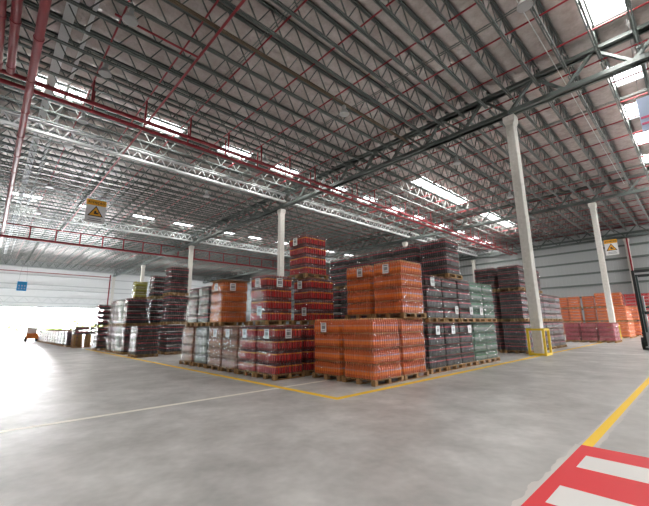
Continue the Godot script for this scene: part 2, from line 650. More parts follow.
func columns() -> void:
	var spots := []
	for s in 4:
		spots.append([GX, CZ - BAY * s, ["thick pale concrete column with the yellow guard, standing at the aisle edge", "pale concrete column rising behind the stacked red loads", "pale concrete column behind the dark left stacks", "farthest pale concrete column in the left row"][s]])
	for s in 4:
		spots.append([GX - BAY, CZ - BAY * s, "concrete column left of the picture, %s from the viewer" % ordinal(s + 1)])
	for s in 3:
		spots.append([GX + BAY, CZ - BAY * s, ["concrete column behind the maroon wrapped loads, second from the nearest", "concrete column hidden deep behind the dark stacks", "far concrete column of the second row"][s]])
	spots.append([X_RIGHT - 0.5, CZ, "concrete wall column with a red pipe, near the forklift mast"])
	spots.append([X_RIGHT - 0.5, CZ - BAY, "concrete wall column on the right wall behind the orange stacks"])
	spots.append([GX, Z_FAR + 0.6, "white wall column with a red pipe beside the loading opening"])
	for e in spots:
		var h: float = 12.05 if e[1] > Z_FAR + 1 else 12.0
		var t := thing("column", e[2], "column", Vector3(e[0], 0, e[1]), 0)
		part("shaft", chamfered(0.5, 0.4, h - 0.5, 0.03), t)
		part("capital", capital(0.5, 0.4, 0.56, 0.5), t, Vector3(0, h - 0.5, 0))
	for e in [[GX, CZ, "yellow steel tube guard around the nearest concrete column"], [GX + BAY, CZ, "small far yellow guard beside the maroon loads"]]:
		var t := thing("column_guard", e[2], "guard", Vector3(e[0] - 0.05, 0, e[1] + 0.02), 0)
		for sx in [-1.0, 1.0]:
			for sz in [-1.0, 1.0]:
				var m := MB.new()
				m.box(Vector3(sx * 0.38, 0.6, sz * 0.32), Vector3(0.09, 1.2, 0.09))
				part("post", m.mesh(mats.guard_yellow), t)
		for y in [1.15, 0.06]:
			for s in [-1.0, 1.0]:
				var m := MB.new()
				m.box(Vector3(s * 0.38, y, 0), Vector3(0.09, 0.09, 0.55))
				part("rail", m.mesh(mats.guard_yellow), t)
				var q := MB.new()
				q.box(Vector3(0, y, s * 0.32), Vector3(0.67, 0.09, 0.09))
				part("rail", q.mesh(mats.guard_yellow), t)

func chamfered(w: float, d: float, h: float, r: float) -> Mesh:
	var mb := MB.new()
	var p := [Vector2(w / 2 - r, d / 2), Vector2(w / 2, d / 2 - r), Vector2(w / 2, -d / 2 + r), Vector2(w / 2 - r, -d / 2), Vector2(-w / 2 + r, -d / 2), Vector2(-w / 2, -d / 2 + r), Vector2(-w / 2, d / 2 - r), Vector2(-w / 2 + r, d / 2)]
	for k in 8:
		var a: Vector2 = p[k]
		var b: Vector2 = p[(k + 1) % 8]
		var nn := Vector3(a.x + b.x, 0, a.y + b.y)
		var e := b - a
		var n2 := Vector3(e.y, 0, -e.x).normalized()
		if n2.dot(nn) < 0:
			n2 = -n2
		mb.quad(Vector3(a.x, 0, a.y), Vector3(b.x, 0, b.y), Vector3(b.x, h, b.y), Vector3(a.x, h, a.y), n2)
	mb.quad(Vector3(-w / 2 + r, h, -d / 2), Vector3(w / 2 - r, h, -d / 2), Vector3(w / 2 - r, h, d / 2), Vector3(-w / 2 + r, h, d / 2), Vector3.UP)
	return mb.mesh(mats.precast_concrete)

func capital(w: float, d: float, wide: float, h: float) -> Mesh:
	var mb := MB.new()
	var low := 0.22
	for s in [-1.0, 1.0]:
		mb.quad(Vector3(-w / 2, 0, s * d / 2), Vector3(w / 2, 0, s * d / 2), Vector3(wide / 2, low, s * wide / 2), Vector3(-wide / 2, low, s * wide / 2), Vector3(0, -0.4, s).normalized())
		mb.quad(Vector3(s * w / 2, 0, -d / 2), Vector3(s * w / 2, 0, d / 2), Vector3(s * wide / 2, low, wide / 2), Vector3(s * wide / 2, low, -wide / 2), Vector3(s, -0.4, 0).normalized())
	mb.box(Vector3(0, (low + h) / 2, 0), Vector3(wide, h - low, wide))
	return mb.mesh(mats.precast_concrete)

# ---------------------------------------------------------------- floor paint
func stripe(x0: float, x1: float, z0: float, z1: float, y: float, m: String) -> Mesh:
	var mb := MB.new()
	mb.box(Vector3((x0 + x1) / 2, y / 2, (z0 + z1) / 2), Vector3(x1 - x0, y, absf(z1 - z0)))
	return mb.mesh(mats[m])

func ragged(x0: float, x1: float, z: float, wide: float, side: float, y: float, seed_: int) -> Mesh:
	var mb := MB.new()
	var f := FastNoiseLite.new()
	f.seed = seed_
	f.frequency = 3.0
	f.fractal_octaves = 4
	var k := int((x1 - x0) / 0.03)
	for j in k:
		var xa := x0 + (x1 - x0) * j / k
		var xb := x0 + (x1 - x0) * (j + 1) / k
		var wa := wide * (1.0 + 0.7 * f.get_noise_1d(xa))
		var wb := wide * (1.0 + 0.7 * f.get_noise_1d(xb))
		mb.quad(Vector3(xa, y, z), Vector3(xb, y, z), Vector3(xb, y, z + side * wb), Vector3(xa, y, z + side * wa), Vector3.UP)
	return mb.mesh(mats.worn_floor)

func markings() -> void:
	single("floor_line", stripe(5.26, 38.0, -5.40, -5.24, 0.003, "paint_yellow"), "yellow floor line running along the orange and purple stacks", "floor line")
	single("floor_line", stripe(5.26, 5.42, -30.0, -5.40, 0.003, "paint_yellow"), "yellow floor line running along the left face of the red and brown stacks", "floor line")
	single("floor_line", stripe(-3.0, 6.9, -7.265, -7.145, 0.002, "paint_cream"), "cream line across the floor passing under the red and orange stacks", "floor line")
	single("floor_line", stripe(21.35, 21.55, -5.2, 6.0, 0.003, "paint_white"), "white line crossing the aisle past the yellow column guard", "floor line")
	var y := thing("floor_line", "broad yellow floor line running from the red crossing towards the forklift", "floor line")
	part("paint", stripe(5.42, 40.0, -1.25, -1.14, 0.003, "paint_yellow"), y)
	part("worn_border", ragged(5.45, 30.0, -1.25, 0.03, -1.0, 0.0015, 5), y)
	part("worn_border", ragged(5.45, 30.0, -1.14, 0.05, 1.0, 0.0015, 6), y)
	var c := thing("pedestrian_crossing", "red painted crossing with white bars in the lower right corner", "crossing")
	part("red_field", stripe(1.2, 5.42, -1.25, 3.2, 0.003, "paint_red"), c)
	for k in 3:
		var xa := 5.02 - 1.04 * k
		part("white_bar", stripe(xa - 0.44, xa, -1.13, 2.4, 0.0045, "paint_white"), c)
	part("worn_border", ragged(1.2, 5.42, -1.25, 0.06, -1.0, 0.0015, 9), c)

# ---------------------------------------------------------------- sprinkler pipes
func pipe(a: Vector3, b: Vector3, r: float, joints := 3.0) -> Mesh:
	var mb := MB.new()
	mb.tube(a, b, r, 14)
	if joints > 0:
		var d := a.distance_to(b)
		var k := joints
		while k < d:
			var p := a.lerp(b, k / d)
			var u := (b - a).normalized() * 0.07
			mb.tube(p - u, p + u, r * 1.16, 14)
			k += joints
	return mb.mesh(mats.pipe_red)

func pipes() -> void:
	single("fire_main", pipe(Vector3(0.06, 11.75, 6), Vector3(0.06, 11.75, -60), 0.14), "thick red pipe running down the left of the roof past the twin pipes", "pipe")
	single("fire_main", pipe(Vector3(-0.62, 12.05, 6), Vector3(-0.62, 12.05, -18.4), 0.14), "thick red pipe at top left ending at the twin cross pipes", "pipe")
	single("fire_main", pipe(Vector3(-0.99, 12.05, 6), Vector3(-0.99, 12.05, -18.4), 0.12), "red pipe at the very left edge of the picture", "pipe")
	var mains := []
	for e in [["red upper pipe of the twin pipes crossing the hall", 12.05, -18.6, 0.1], ["red lower pipe of the twin pipes crossing the hall", 12.0, -19.3, 0.1], ["red pipe with short risers and a thin upper pipe crossing the far hall", 11.45, -51.3, 0.13]]:
		var t := thing("cross_main", e[0], "pipe", Vector3(-12, e[1], e[2]))
		part("pipe_run", pipe(Vector3.ZERO, Vector3(X_RIGHT + 11.5, 0, 0), e[3], 6.0), t)
		mains.append(t)
	part("upper_run", pipe(Vector3(0, 1.45, 0), Vector3(X_RIGHT + 11.5, 1.45, 0), 0.06, 0), mains[2])
	var feed := thing("sprinkler_feed", "red pipe slanting down the roof from top centre towards the hanging sign", "pipe")
	part("pipe_run", pipe(Vector3(5.22, 12.88, 2), Vector3(5.22, 12.88, -51.1), 0.055), feed)
	part("branch_stub", pipe(Vector3(2.0, 12.88, -13.3), Vector3(5.22, 12.88, -13.3), 0.045, 0), feed)
	var hang := pipe(Vector3.ZERO, Vector3(0, 1.215, 0), 0.045, 0)
	var hang2 := pipe(Vector3.ZERO, Vector3(0, 1.45, 0), 0.07, 0)
	for k in range(-1, 23):
		var x := 4.72 + 2.4 * k
		if x > X_RIGHT - 1:
			break
		single("sprinkler_branch", pipe(Vector3(x, 13.32, 3.0), Vector3(x, 13.32, -80.0), 0.038, 0), "thin red sprinkler pipe threaded through the roof joists, %s from the left" % ordinal(k + 2), "pipe", Vector3.ZERO, 0, "thin red sprinkler branches")
		part("riser", hang, mains[0], Vector3(x + 12.0, 0, 0))
		part("riser", hang, mains[1], Vector3(x + 12.16, 0, 0))
		part("riser", hang2, mains[2], Vector3(x + 12.0, 0, 0))
	single("drop_pipe", pipe(Vector3(X_RIGHT - 0.95, 0, CZ + 0.1), Vector3(X_RIGHT - 0.95, 12.0, CZ + 0.1), 0.09), "vertical red pipe beside the right wall column", "pipe")
	single("drop_pipe", pipe(Vector3(GX - 0.7, 0, Z_FAR + 0.7), Vector3(GX - 0.7, 12.4, Z_FAR + 0.7), 0.1), "vertical red pipe on the far wall beside the loading opening", "pipe")
	single("wall_pipe", pipe(Vector3(-15, 11.9, Z_FAR + 0.6), Vector3(GX - 0.7, 11.9, Z_FAR + 0.6), 0.07, 0), "thin red pipe along the top of the far wall", "pipe")

# ---------------------------------------------------------------- pallet loads
# bottle kinds (linear colours): body, label, band, cap, film, label from, band from, band to, share of the band that is printed
var kinds := {
	"orange": [Color(0.60, 0.105, 0.005), Color(0.82, 0.20, 0.01), Color(0.34, 0.35, 0.45), Color(0.88, 0.42, 0.14), "film_clear", 0.2, 0.42, 0.52, 0.4],
	"amber": [Color(0.62, 0.14, 0.012), Color(0.70, 0.17, 0.015), Color(0.45, 0.25, 0.2), Color(0.7, 0.25, 0.06), "film_hazy", 0.2, 0.42, 0.52, 0.5],
	"cola": [Color(0.08, 0.008, 0.009), Color(0.58, 0.009, 0.014), Color(0.80, 0.32, 0.01), Color(0.34, 0.01, 0.012), "film_clear", 0.05, 0.54, 0.66, 0.45],
	"grape": [Color(0.014, 0.008, 0.011), Color(0.026, 0.014, 0.02), Color(0.42, 0.015, 0.04), Color(0.30, 0.016, 0.03), "film_hazy", 0.2, 0.5, 0.6, 1.0],
	"green": [Color(0.05, 0.11, 0.08), Color(0.16, 0.22, 0.19), Color(0.01, 0.17, 0.07), Color(0.03, 0.2, 0.1), "film_milky", 0.2, 0.46, 0.6, 1.0],
	"brown": [Color(0.18, 0.055, 0.018), Color(0.28, 0.085, 0.03), Color(0.30, 0.06, 0.03), Color(0.34, 0.11, 0.04), "film_milky", 0.2, 0.46, 0.56, 1.0],
	"clear": [Color(0.13, 0.15, 0.14), Color(0.20, 0.22, 0.21), Color(0.10, 0.14, 0.12), Color(0.18, 0.21, 0.19), "film_milky", 0.2, 0.46, 0.56, 1.0],
	"maroon": [Color(0.26, 0.02, 0.035), Color(0.36, 0.03, 0.055), Color(0.40, 0.06, 0.09), Color(0.3, 0.025, 0.045), "film_hazy", 0.2, 0.46, 0.56, 1.0],
	"lime": [Color(0.40, 0.38, 0.04), Color(0.52, 0.50, 0.08), Color(0.6, 0.6, 0.4), Color(0.46, 0.45, 0.08), "film_hazy", 0.2, 0.46, 0.56, 1.0],
	"red": [Color(0.42, 0.008, 0.012), Color(0.52, 0.01, 0.016), Color(0.40, 0.03, 0.03), Color(0.5, 0.015, 0.015), "film_clear", 0.2, 0.46, 0.56, 1.0],
}

func bottle(mb: MB, kind: String, at: Vector3, r: float, h: float, sides: int, turn := 0.0) -> void:
	var k: Array = kinds[kind]
	var body: Color = k[0]
	var lab: Color = k[1]
	var cap: Color = k[3]
	var band: Color = lab.lerp(k[2], k[8]) if sides <= 6 else k[2]
	var l0: float = k[5] * h
	var b0: float = k[6] * h
	var b1: float = k[7] * h
	var st := mb.v.size()
	if sides > 6:
		mb.lathe(at, [[r * 0.85, 0.0, body], [r, h * 0.05, body], [r, l0, body], [r * 0.985, l0, lab], [r * 0.985, b0, lab], [r * 0.985, b0, band], [r * 0.985, b1, band], [r, b1, body], [r * 0.98, h * 0.64, body], [r * 0.6, h * 0.79, body], [r * 0.28, h * 0.88, body], [r * 0.34, h * 0.88, cap], [r * 0.33, h * 0.96, cap], [0.001, h * 0.965, cap]], sides, turn)
		if k[8] < 1.0:      # the printed mark covers a part of the way round
			for m in sides:
				if fmod(m * 0.37 + turn, 1.0) > k[8]:
					mb.c[st + 5 * sides + m] = lab
					mb.c[st + 6 * sides + m] = lab
				if kind == "cola" and (m + int(turn * 3.0)) % 3 == 0:      # the dark drink shows beside the label
					mb.c[st + 3 * sides + m] = body
					mb.c[st + 4 * sides + m] = body
	else:
		mb.lathe(at, [[r, 0.0, body], [r, l0, body], [r, l0, lab], [r, b0, lab], [r, b0, band], [r, b1, band], [r, b1, body], [r, h * 0.62, body], [r * 0.33, h * 0.87, body], [r * 0.35, h * 0.87, cap], [0.001, h * 0.965, cap]], sides, turn)

func pack_mesh(kind: String, nx: int, nz: int, sx: float, sz: float, h: float, v: int) -> Mesh:
	var key := "pack_%s_%d_%d_%.3f_%.3f_%.3f_%d" % [kind, nx, nz, sx, sz, h, v]
	if not cache.has(key):
		var mb := MB.new()
		for a in nx:
			for b in nz:
				bottle(mb, kind, Vector3((a + 0.5 - nx / 2.0) * sx, 0, (b + 0.5 - nz / 2.0) * sz), minf(sx, sz) * 0.475, h, 9, 0.3 * v + a)
		cache[key] = mb.mesh(mats.bottles)
	return cache[key]

func ring_mesh(kind: String, w: float, d: float, nx: int, nz: int, h: float) -> Mesh:
	var key := "ring_%s_%.2f_%.2f_%.3f" % [kind, w, d, h]
	if not cache.has(key):
		var mb := MB.new()
		for a in nx:
			for b in nz:
				if a == 0 or b == 0 or a == nx - 1 or b == nz - 1:
					bottle(mb, kind, Vector3((a + 0.5) * w / nx - w / 2, 0, (b + 0.5) * d / nz - d / 2), minf(w / nx, d / nz) * 0.49, h, 6)
		mb.box(Vector3(0, h * 0.33, 0), Vector3(w - 2.2 * w / nx, h * 0.66, d - 2.2 * d / nz), kinds[kind][0])
		cache[key] = mb.mesh(mats.bottles)
	return cache[key]

func film_mesh(w: float, d: float, h: float, layers: int, m: String, v: int) -> Mesh:
	var key := "film_%.2f_%.2f_%.2f_%s_%d" % [w, d, h, m, v]
	if cache.has(key):
		return cache[key]
	var mb := MB.new()
	var f := FastNoiseLite.new()
	f.seed = 100 + v
	f.frequency = 1.6
	var prof := []      # outline
	var r := 0.05
	for c in 4:
		var cx := (w / 2 - r) * (1.0 if c == 0 or c == 3 else -1.0)
		var cz := (d / 2 - r) * (1.0 if c < 2 else -1.0)
		for k in 4:
			var a := PI / 2 * c + PI / 2 * k / 3.0
			prof.append([Vector2(cx, cz), Vector2(cos(a), sin(a))])
		var nxt := (c + 1) % 4
		var ex := (w / 2 - r) * (1.0 if nxt == 0 or nxt == 3 else -1.0)
		var ez := (d / 2 - r) * (1.0 if nxt < 2 else -1.0)
		for k in 3:
			var a := PI / 2 * (c + 1)
			prof.append([Vector2(cx, cz).lerp(Vector2(ex, ez), (k + 1) / 4.0), Vector2(cos(a), sin(a))])
	var rows := []
	for l in layers:
		for k in 5:
			rows.append([(l + k / 5.0) / layers, sin(PI * k / 5.0)])
	rows.append([1.0, 0.0])
	var n := prof.size()
	var st := mb.v.size()
	for row in rows:
		for k in n:
			var p: Vector2 = prof[k][0]
			var o: Vector2 = prof[k][1]
			var y: float = row[0] * h
			var out: float = r - 0.016 + 0.03 * row[1] + 0.018 * f.get_noise_3d(p.x * 3, y * 3.5, p.y * 3)
			var q: Vector2 = p + o * out
			mb.v.append(Vector3(q.x, y, q.y))
			mb.n.append(Vector3(o.x, 0, o.y))
			mb.c.append(Color.WHITE)
			mb.t.append(Vector2(float(k) / n, row[0]))
	for j in rows.size() - 1:
		for k in n:
			var a := st + j * n + k
			var b := st + j * n + (k + 1) % n
			mb.tri(a, b, b + n, mb.n[a] + mb.n[b])
			mb.tri(a, b + n, a + n, mb.n[a] + mb.n[b])
	for j in rows.size():     # normals follow the bulges
		for k in n:
			var a := st + j * n + k
			var up := mb.v[st + mini(j + 1, rows.size() - 1) * n + k] - mb.v[st + maxi(j - 1, 0) * n + k]
			var side := mb.v[st + j * n + (k + 1) % n] - mb.v[st + j * n + (k + n - 1) % n]
			var nn := up.cross(side).normalized()
			mb.n[a] = nn if nn.dot(mb.n[a]) > 0 else -nn
	cache[key] = mb.mesh(mats[m])
	return cache[key]

func boxmesh(size: Vector3, m: String) -> Mesh:
	var key := "box_%.3f_%.3f_%.3f_%s" % [size.x, size.y, size.z, m]
	if not cache.has(key):
		var mb := MB.new()
		mb.box(Vector3.ZERO, size)
		cache[key] = mb.mesh(mats[m])
	return cache[key]

# pallet of deck boards, blocks and runners; detailed: pieces are children of `parent`
func pallet(parent: Node, w: float, d: float, detailed: bool) -> void:
	var pieces := []
	for k in 7:
		pieces.append(["deck_board", Vector3(0, 0.129, -d / 2 + 0.06 + (d - 0.12) * k / 6.0), Vector3(w, 0.022, 0.11)])
	for a in 3:
		for b in 3:
			pieces.append(["block", Vector3((w / 2 - 0.06) * (a - 1), 0.07, (d / 2 - 0.06) * (b - 1)), Vector3(0.11, 0.096, 0.12)])
	for b in 3:
		pieces.append(["runner", Vector3(0, 0.011, (d / 2 - 0.06) * (b - 1)), Vector3(w, 0.022, 0.12)])
	if detailed:
		for e in pieces:
			part(e[0], boxmesh(e[2], "pallet_wood"), parent, e[1])
	else:
		var key := "pallet_%.2f_%.2f" % [w, d]
		if not cache.has(key):
			var mb := MB.new()
			for e in pieces:
				mb.box(e[1], e[2])
			cache[key] = mb.mesh(mats.pallet_wood)
		(parent as MeshInstance3D).mesh = cache[key]

var sheet_mesh: Mesh

func print_sheet() -> Mesh:
	if sheet_mesh == null:
		var im := Image.create(64, 88, false, Image.FORMAT_RGBA8)
		im.fill(Color(0.9, 0.9, 0.9))
		im.fill_rect(Rect2i(12, 8, 40, 8), Color(0.25, 0.25, 0.28))
		im.fill_rect(Rect2i(14, 26, 9, 34), Color(0.12, 0.12, 0.14))
		im.fill_rect(Rect2i(28, 26, 9, 34), Color(0.12, 0.12, 0.14))
		im.fill_rect(Rect2i(42, 26, 9, 34), Color(0.12, 0.12, 0.14))
		im.fill_rect(Rect2i(10, 70, 44, 6), Color(0.4, 0.4, 0.42))
		var m := mat("paper_sheet", 1, 1, 1, 0.6)
		m.albedo_texture = ImageTexture.create_from_image(im)
		var mb := MB.new()
		mb.quad(Vector3(-0.11, -0.13, 0.002), Vector3(0.11, -0.13, 0.002), Vector3(0.11, 0.13, 0.002), Vector3(-0.11, 0.13, 0.002), Vector3.BACK)
		mb.quad(Vector3(-0.11, -0.13, -0.002), Vector3(0.11, -0.13, -0.002), Vector3(0.11, 0.13, -0.002), Vector3(-0.11, 0.13, -0.002), Vector3.FORWARD)
		sheet_mesh = mb.mesh(m)
	return sheet_mesh

# x0: least x, z1: greatest z (the face towards the right aisle); sheets: "x" / "z" faces that carry a paper sheet
func pallet_load(kind: String, x0: float, z1: float, w: float, d: float, y: float, h: float, detailed: bool, label: String, group := "", sheets := "", layers := 4) -> void:
	var turn := rng.randf_range(-0.008, 0.008)
	var t := thing("pallet_load", label, "pallet load", Vector3(x0 + w / 2 + rng.randf_range(-0.015, 0.015), y, z1 - d / 2 + rng.randf_range(-0.01, 0.01)), turn, group)
	var p := MeshInstance3D.new()
	var pal: Node3D = p
	if detailed:
		p.free()
		pal = Node3D.new()
	pal.name = "wooden_pallet"
	t.add_child(pal, true)
	pallet(pal, w, d, detailed)
	var base := 0.14
	var lh := (h - base) / layers
	var nx := 12 if w > 1.08 else 10
	var nz := 12 if d > 1.08 else 10
	var wi := w - 0.09
	var di := d - 0.09
	var sx := wi / nx
	var sz := di / nz
	for l in layers:
		var yy := base + lh * l
		if detailed:
			var pn := 3 if nx == 12 else 2
			var off := Vector3(rng.randf_range(-0.008, 0.008), yy, rng.randf_range(-0.008, 0.008))
			for k in nx / pn:
				for s in [-1.0, 1.0]:
					part("bottle_pack", pack_mesh(kind, pn, 2, sx, sz, lh, (k + l) % 2), t, off + Vector3((k + 0.5) * pn * sx - wi / 2, 0, s * (di / 2 - sz)))
			var rest := nz - 4
			var pz := 3 if rest % 3 == 0 else 2
			for k in rest / pz:
				for s in [-1.0, 1.0]:
					part("bottle_pack", pack_mesh(kind, 2, pz, sx, sz, lh, (k + l) % 2), t, off + Vector3(s * (wi / 2 - sx), 0, (k + 0.5) * pz * sz - (di / 2 - 2 * sz)))
			part("inner_packs", core_mesh(kind, wi - 4 * sx, lh * 0.66, di - 4 * sz), t, off + Vector3(0, lh * 0.33, 0))
		else:
			part("bottle_layer", ring_mesh(kind, wi, di, nx, nz, lh), t, Vector3(rng.randf_range(-0.008, 0.008), yy, rng.randf_range(-0.008, 0.008)))
	part("stretch_wrap", film_mesh(w - 0.055, d - 0.055, h - 0.09, layers, kinds[kind][4], rng.randi() % 3), t, Vector3(0, 0.07, 0))
	if "x" in sheets:
		part("paper_sheet", print_sheet(), t, Vector3(-w / 2 - 0.03, h - 0.24, rng.randf_range(-0.2, 0.2)), -PI / 2)
	if "z" in sheets:
		part("paper_sheet", print_sheet(), t, Vector3(rng.randf_range(-0.2, 0.2), h - 0.24, d / 2 + 0.03), 0.0)
	if "b" in sheets:
		part("paper_sheet", print_sheet(), t, Vector3(rng.randf_range(0.1, 0.3), 0.4, d / 2 + 0.03), 0.0)
	if "l" in sheets:
		part("paper_sheet", print_sheet(), t, Vector3(-w / 2 - 0.03, 0.42, d * 0.2), -PI / 2)

func core_mesh(kind: String, w: float, h: float, d: float) -> Mesh:
	var key := "core_%s_%.2f_%.2f_%.2f" % [kind, w, h, d]
	if not cache.has(key):
		var mb := MB.new()
		mb.box(Vector3.ZERO, Vector3(w, h, d), kinds[kind][0])
		cache[key] = mb.mesh(mats.bottles)
	return cache[key]

func loads() -> void:
	# orange block at the front corner
	pallet_load("orange", 6.92, -5.62, 1.2, 1.1, 0, 1.63, true, "orange drinks pallet load on the floor at the front corner of the yellow line", "", "")
	pallet_load("orange", 8.18, -5.62, 1.2, 1.1, 0, 1.63, true, "orange drinks pallet load on the floor between the corner load and the dark loads")
	pallet_load("orange", 6.92, -6.8, 1.2, 1.1, 0, 1.63, true, "orange drinks pallet load on the floor behind the corner load, beside the red loads", "", "x")
	pallet_load("orange", 8.18, -6.8, 1.2, 1.1, 0, 1.63, false, "orange drinks pallet load hidden behind the front orange loads")
	pallet_load("orange", 8.3, -5.62, 1.18, 1.1, 1.63, 1.65, true, "orange drinks pallet load on top, the nearer of the two upper orange loads", "", "x")
	pallet_load("orange", 8.3, -6.8, 1.18, 1.06, 1.63, 1.65, true, "orange drinks pallet load on top, the farther of the two upper orange loads", "", "x")
	# dark and green loads along the right-hand face
	var which := ["first dark load beside the orange stack", "second dark load from the orange stack", "third dark load, next to the green ones", "first green-grey load, next to the dark ones", "last green-grey load at the end of the row"]
	for k in 5:
		var kind := "grape" if k < 3 else "green"
		for tier in 2:
			var s: String = "z" if (tier == 0 and k < 3) or (tier == 1 and k == 0) else "b" if tier == 1 and k < 4 else ""
			pallet_load(kind, 9.72 + 1.05 * k + 0.06 * tier, -5.75, 1.02, 1.14, 1.5 * tier, 1.5, true, ["lower ", "upper "][tier] + which[k] + ", right-hand face of the block", "", s)
	# dark third tier running back over the block, with what carries it
	for r in 5:
		var z := -5.72 - 1.19 * r
		pallet_load("grape", 11.2, z, 1.05, 1.1, 3.0, 1.4, true, ["nearest", "second", "third", "fourth", "farthest"][r] + " dark load of the high third-tier row behind the upper orange loads")
		if r > 0:
			for k in 2:
				for tier in 2:
					pallet_load("grape", 10.7 + 1.1 * k, z - 0.02, 1.05, 1.1, 1.5 * tier, 1.5, false, "dark drinks pallet load inside the block under the third-tier row", "dark loads inside the block")
	# red loads, left-hand face
	pallet_load("cola", 5.85, -8.2, 1.08, 0.98, 0, 1.47, true, "red drinks pallet load on the floor at the near end of the left face", "", "xz")
	pallet_load("cola", 5.85, -9.24, 1.08, 0.98, 0, 1.47, true, "red drinks pallet load on the floor, second along the left face", "", "x")
	pallet_load("cola", 7.05, -8.25, 1.08, 1.0, 0, 1.47, true, "red drinks pallet load on the floor squeezed behind the orange ones")
	pallet_load("cola", 8.25, -8.25, 1.08, 1.0, 0, 1.47, false, "red drinks pallet load inside the block behind the orange loads", "red loads inside the block")
	pallet_load("cola", 7.05, -9.4, 1.08, 1.0, 0, 1.47, false, "red drinks pallet load inside the block behind the orange loads", "red loads inside the block")
	pallet_load("cola", 8.25, -9.4, 1.08, 1.0, 0, 1.47, false, "red drinks pallet load inside the block behind the orange loads", "red loads inside the block")
	pallet_load("cola", 5.85, -8.68, 1.06, 0.96, 1.47, 1.5, true, "upper red drinks load standing over the left face, the left one of two", "", "xlz")
	pallet_load("cola", 7.52, -8.62, 1.14, 1.0, 1.47, 1.55, true, "upper red drinks load carrying the topmost red one", "", "xl")
	pallet_load("cola", 7.48, -8.82, 1.06, 0.98, 3.02, 1.52, true, "topmost red drinks load on the third tier", "", "x")
	# brown and clear loads, left-hand face, lower tier
	pallet_load("brown", 5.85, -10.28, 1.1, 1.02, 0, 1.47, true, "brown drinks load in milky film on the floor, next to the red ones", "", "x")
	pallet_load("brown", 5.85, -11.36, 1.1, 1.04, 0, 1.47, true, "brown drinks load in milky film between another brown load and the grey-white one", "", "x")
	pallet_load("clear", 5.85, -12.46, 1.1, 1.06, 0, 1.47, true, "grey-white drinks load in milky film between two brown ones")
	pallet_load("brown", 5.85, -13.6, 1.1, 1.1, 0, 1.47, true, "brown drinks load in milky film at the far end of the left face")
	for r in 4:
		pallet_load("brown", 7.05, -10.45 - 1.12 * r, 1.08, 1.05, 0, 1.47, false, "brown drinks load hidden in the second row of the left face", "brown loads in the second row")
	pallet_load("amber", 5.85, -11.42, 1.1, 0.96, 1.47, 1.6, true, "upper orange load with a brown board on top, over the brown ones", "", "xz")
	part("top_board", boxmesh(Vector3(1.12, 0.02, 0.98), "pallet_wood"), get_child(get_child_count() - 1), Vector3(0, 1.6, 0))
	pallet_load("grape", 5.85, -12.42, 1.1, 0.9, 1.47, 1.5, true, "upper grey-black load right behind the upper orange load with the board", "", "x")
	pallet_load("grape", 5.85, -13.38, 1.1, 0.92, 1.47, 1.5, true, "upper grey-black load at the far end of the left face")
	# left cluster past the cross aisle
	pallet_load("grape", 5.46, -19.25, 1.11, 1.2, 0, 1.55, true, "single dark load standing alone low at the near end of the left cluster")
	for tier in 3:
		pallet_load("grape", 7.15, -20.0, 1.08, 1.08, 1.6 * tier, 1.6, tier > 0, ["lower", "middle", "top"][tier] + " load of the tall dark stack nearest in the left cluster")
		if tier < 2:
			pallet_load("grape", 8.32, -20.0, 1.08, 1.08, 1.6 * tier, 1.6, false, "dark load beside the tall dark stack, half hidden", "dark loads beside the tall stack")
			pallet_load("grape", 9.5, -20.0, 1.08, 1.08, 1.6 * tier, 1.6, false, "dark load beside the tall dark stack, half hidden", "dark loads beside the tall stack")
		pallet_load("grape", 7.0, -22.3, 1.08, 1.08, 1.58 * tier, 1.58 if tier < 2 else 1.4, false, ["lower", "middle", "top"][tier] + " load of the second tall dark stack, left of the tallest one")
	pallet_load("lime", 6.2, -23.0, 0.75, 0.75, 3.1, 1.1, false, "yellow-green load high on the left cluster", "", "", 3)
	for r in 4:
		for tier in 2:
			pallet_load("grape" if r != 1 else "clear", 5.6, -21.97 - 0.98 * r, 1.1, 0.93, 1.55 * tier, 1.55, false, ["lower ", "upper "][tier] + ["first", "second", "third", "fourth"][r] + " load of the left cluster row with bright film edges")
	for r in 3:
		for tier in 2:
			pallet_load("grape", 6.9, -24.0 - 1.15 * r, 1.1, 1.08, 1.55 * tier, 1.55, false, "dark load in the inner row of the left cluster", "inner loads of the left cluster")
	for tier in 2:
		pallet_load("grape", 5.35, -27.3, 1.1, 1.15, 1.5 * tier, 1.5, false, ["lower", "upper"][tier] + " dark load at the far end of the left cluster by the opening")
	# far row towards the opening
	for s in 2:
		for k in 6:
			var pm := MeshInstance3D.new()
			pm.name = numbered("empty_pallet")
			add_child(pm, true)
			pallet(pm, 0.95, 1.0, false)
			pm.position = Vector3(5.4 + 1.0 * s, 0.14 * k, -33.0)
			tag(pm, "empty wooden pallet in the %s low stack near the loading opening, %s from the floor" % [["left", "right"][s], ordinal(k + 1)], "pallet", "empty pallets in the %s stack" % ["left", "right"][s])
		pallet_load("grape", 4.92 + 1.0 * s, -32.5, 0.95, 1.0, 0.84, 0.75, false, "%s half-height dark load on top of empty wooden pallets" % ["left", "right"][s], "", "", 2)
	var far := ["grape", "grape", "clear", "grape", "brown", "grape", "clear", "grape", "grape", "clear", "grape", "grape"]
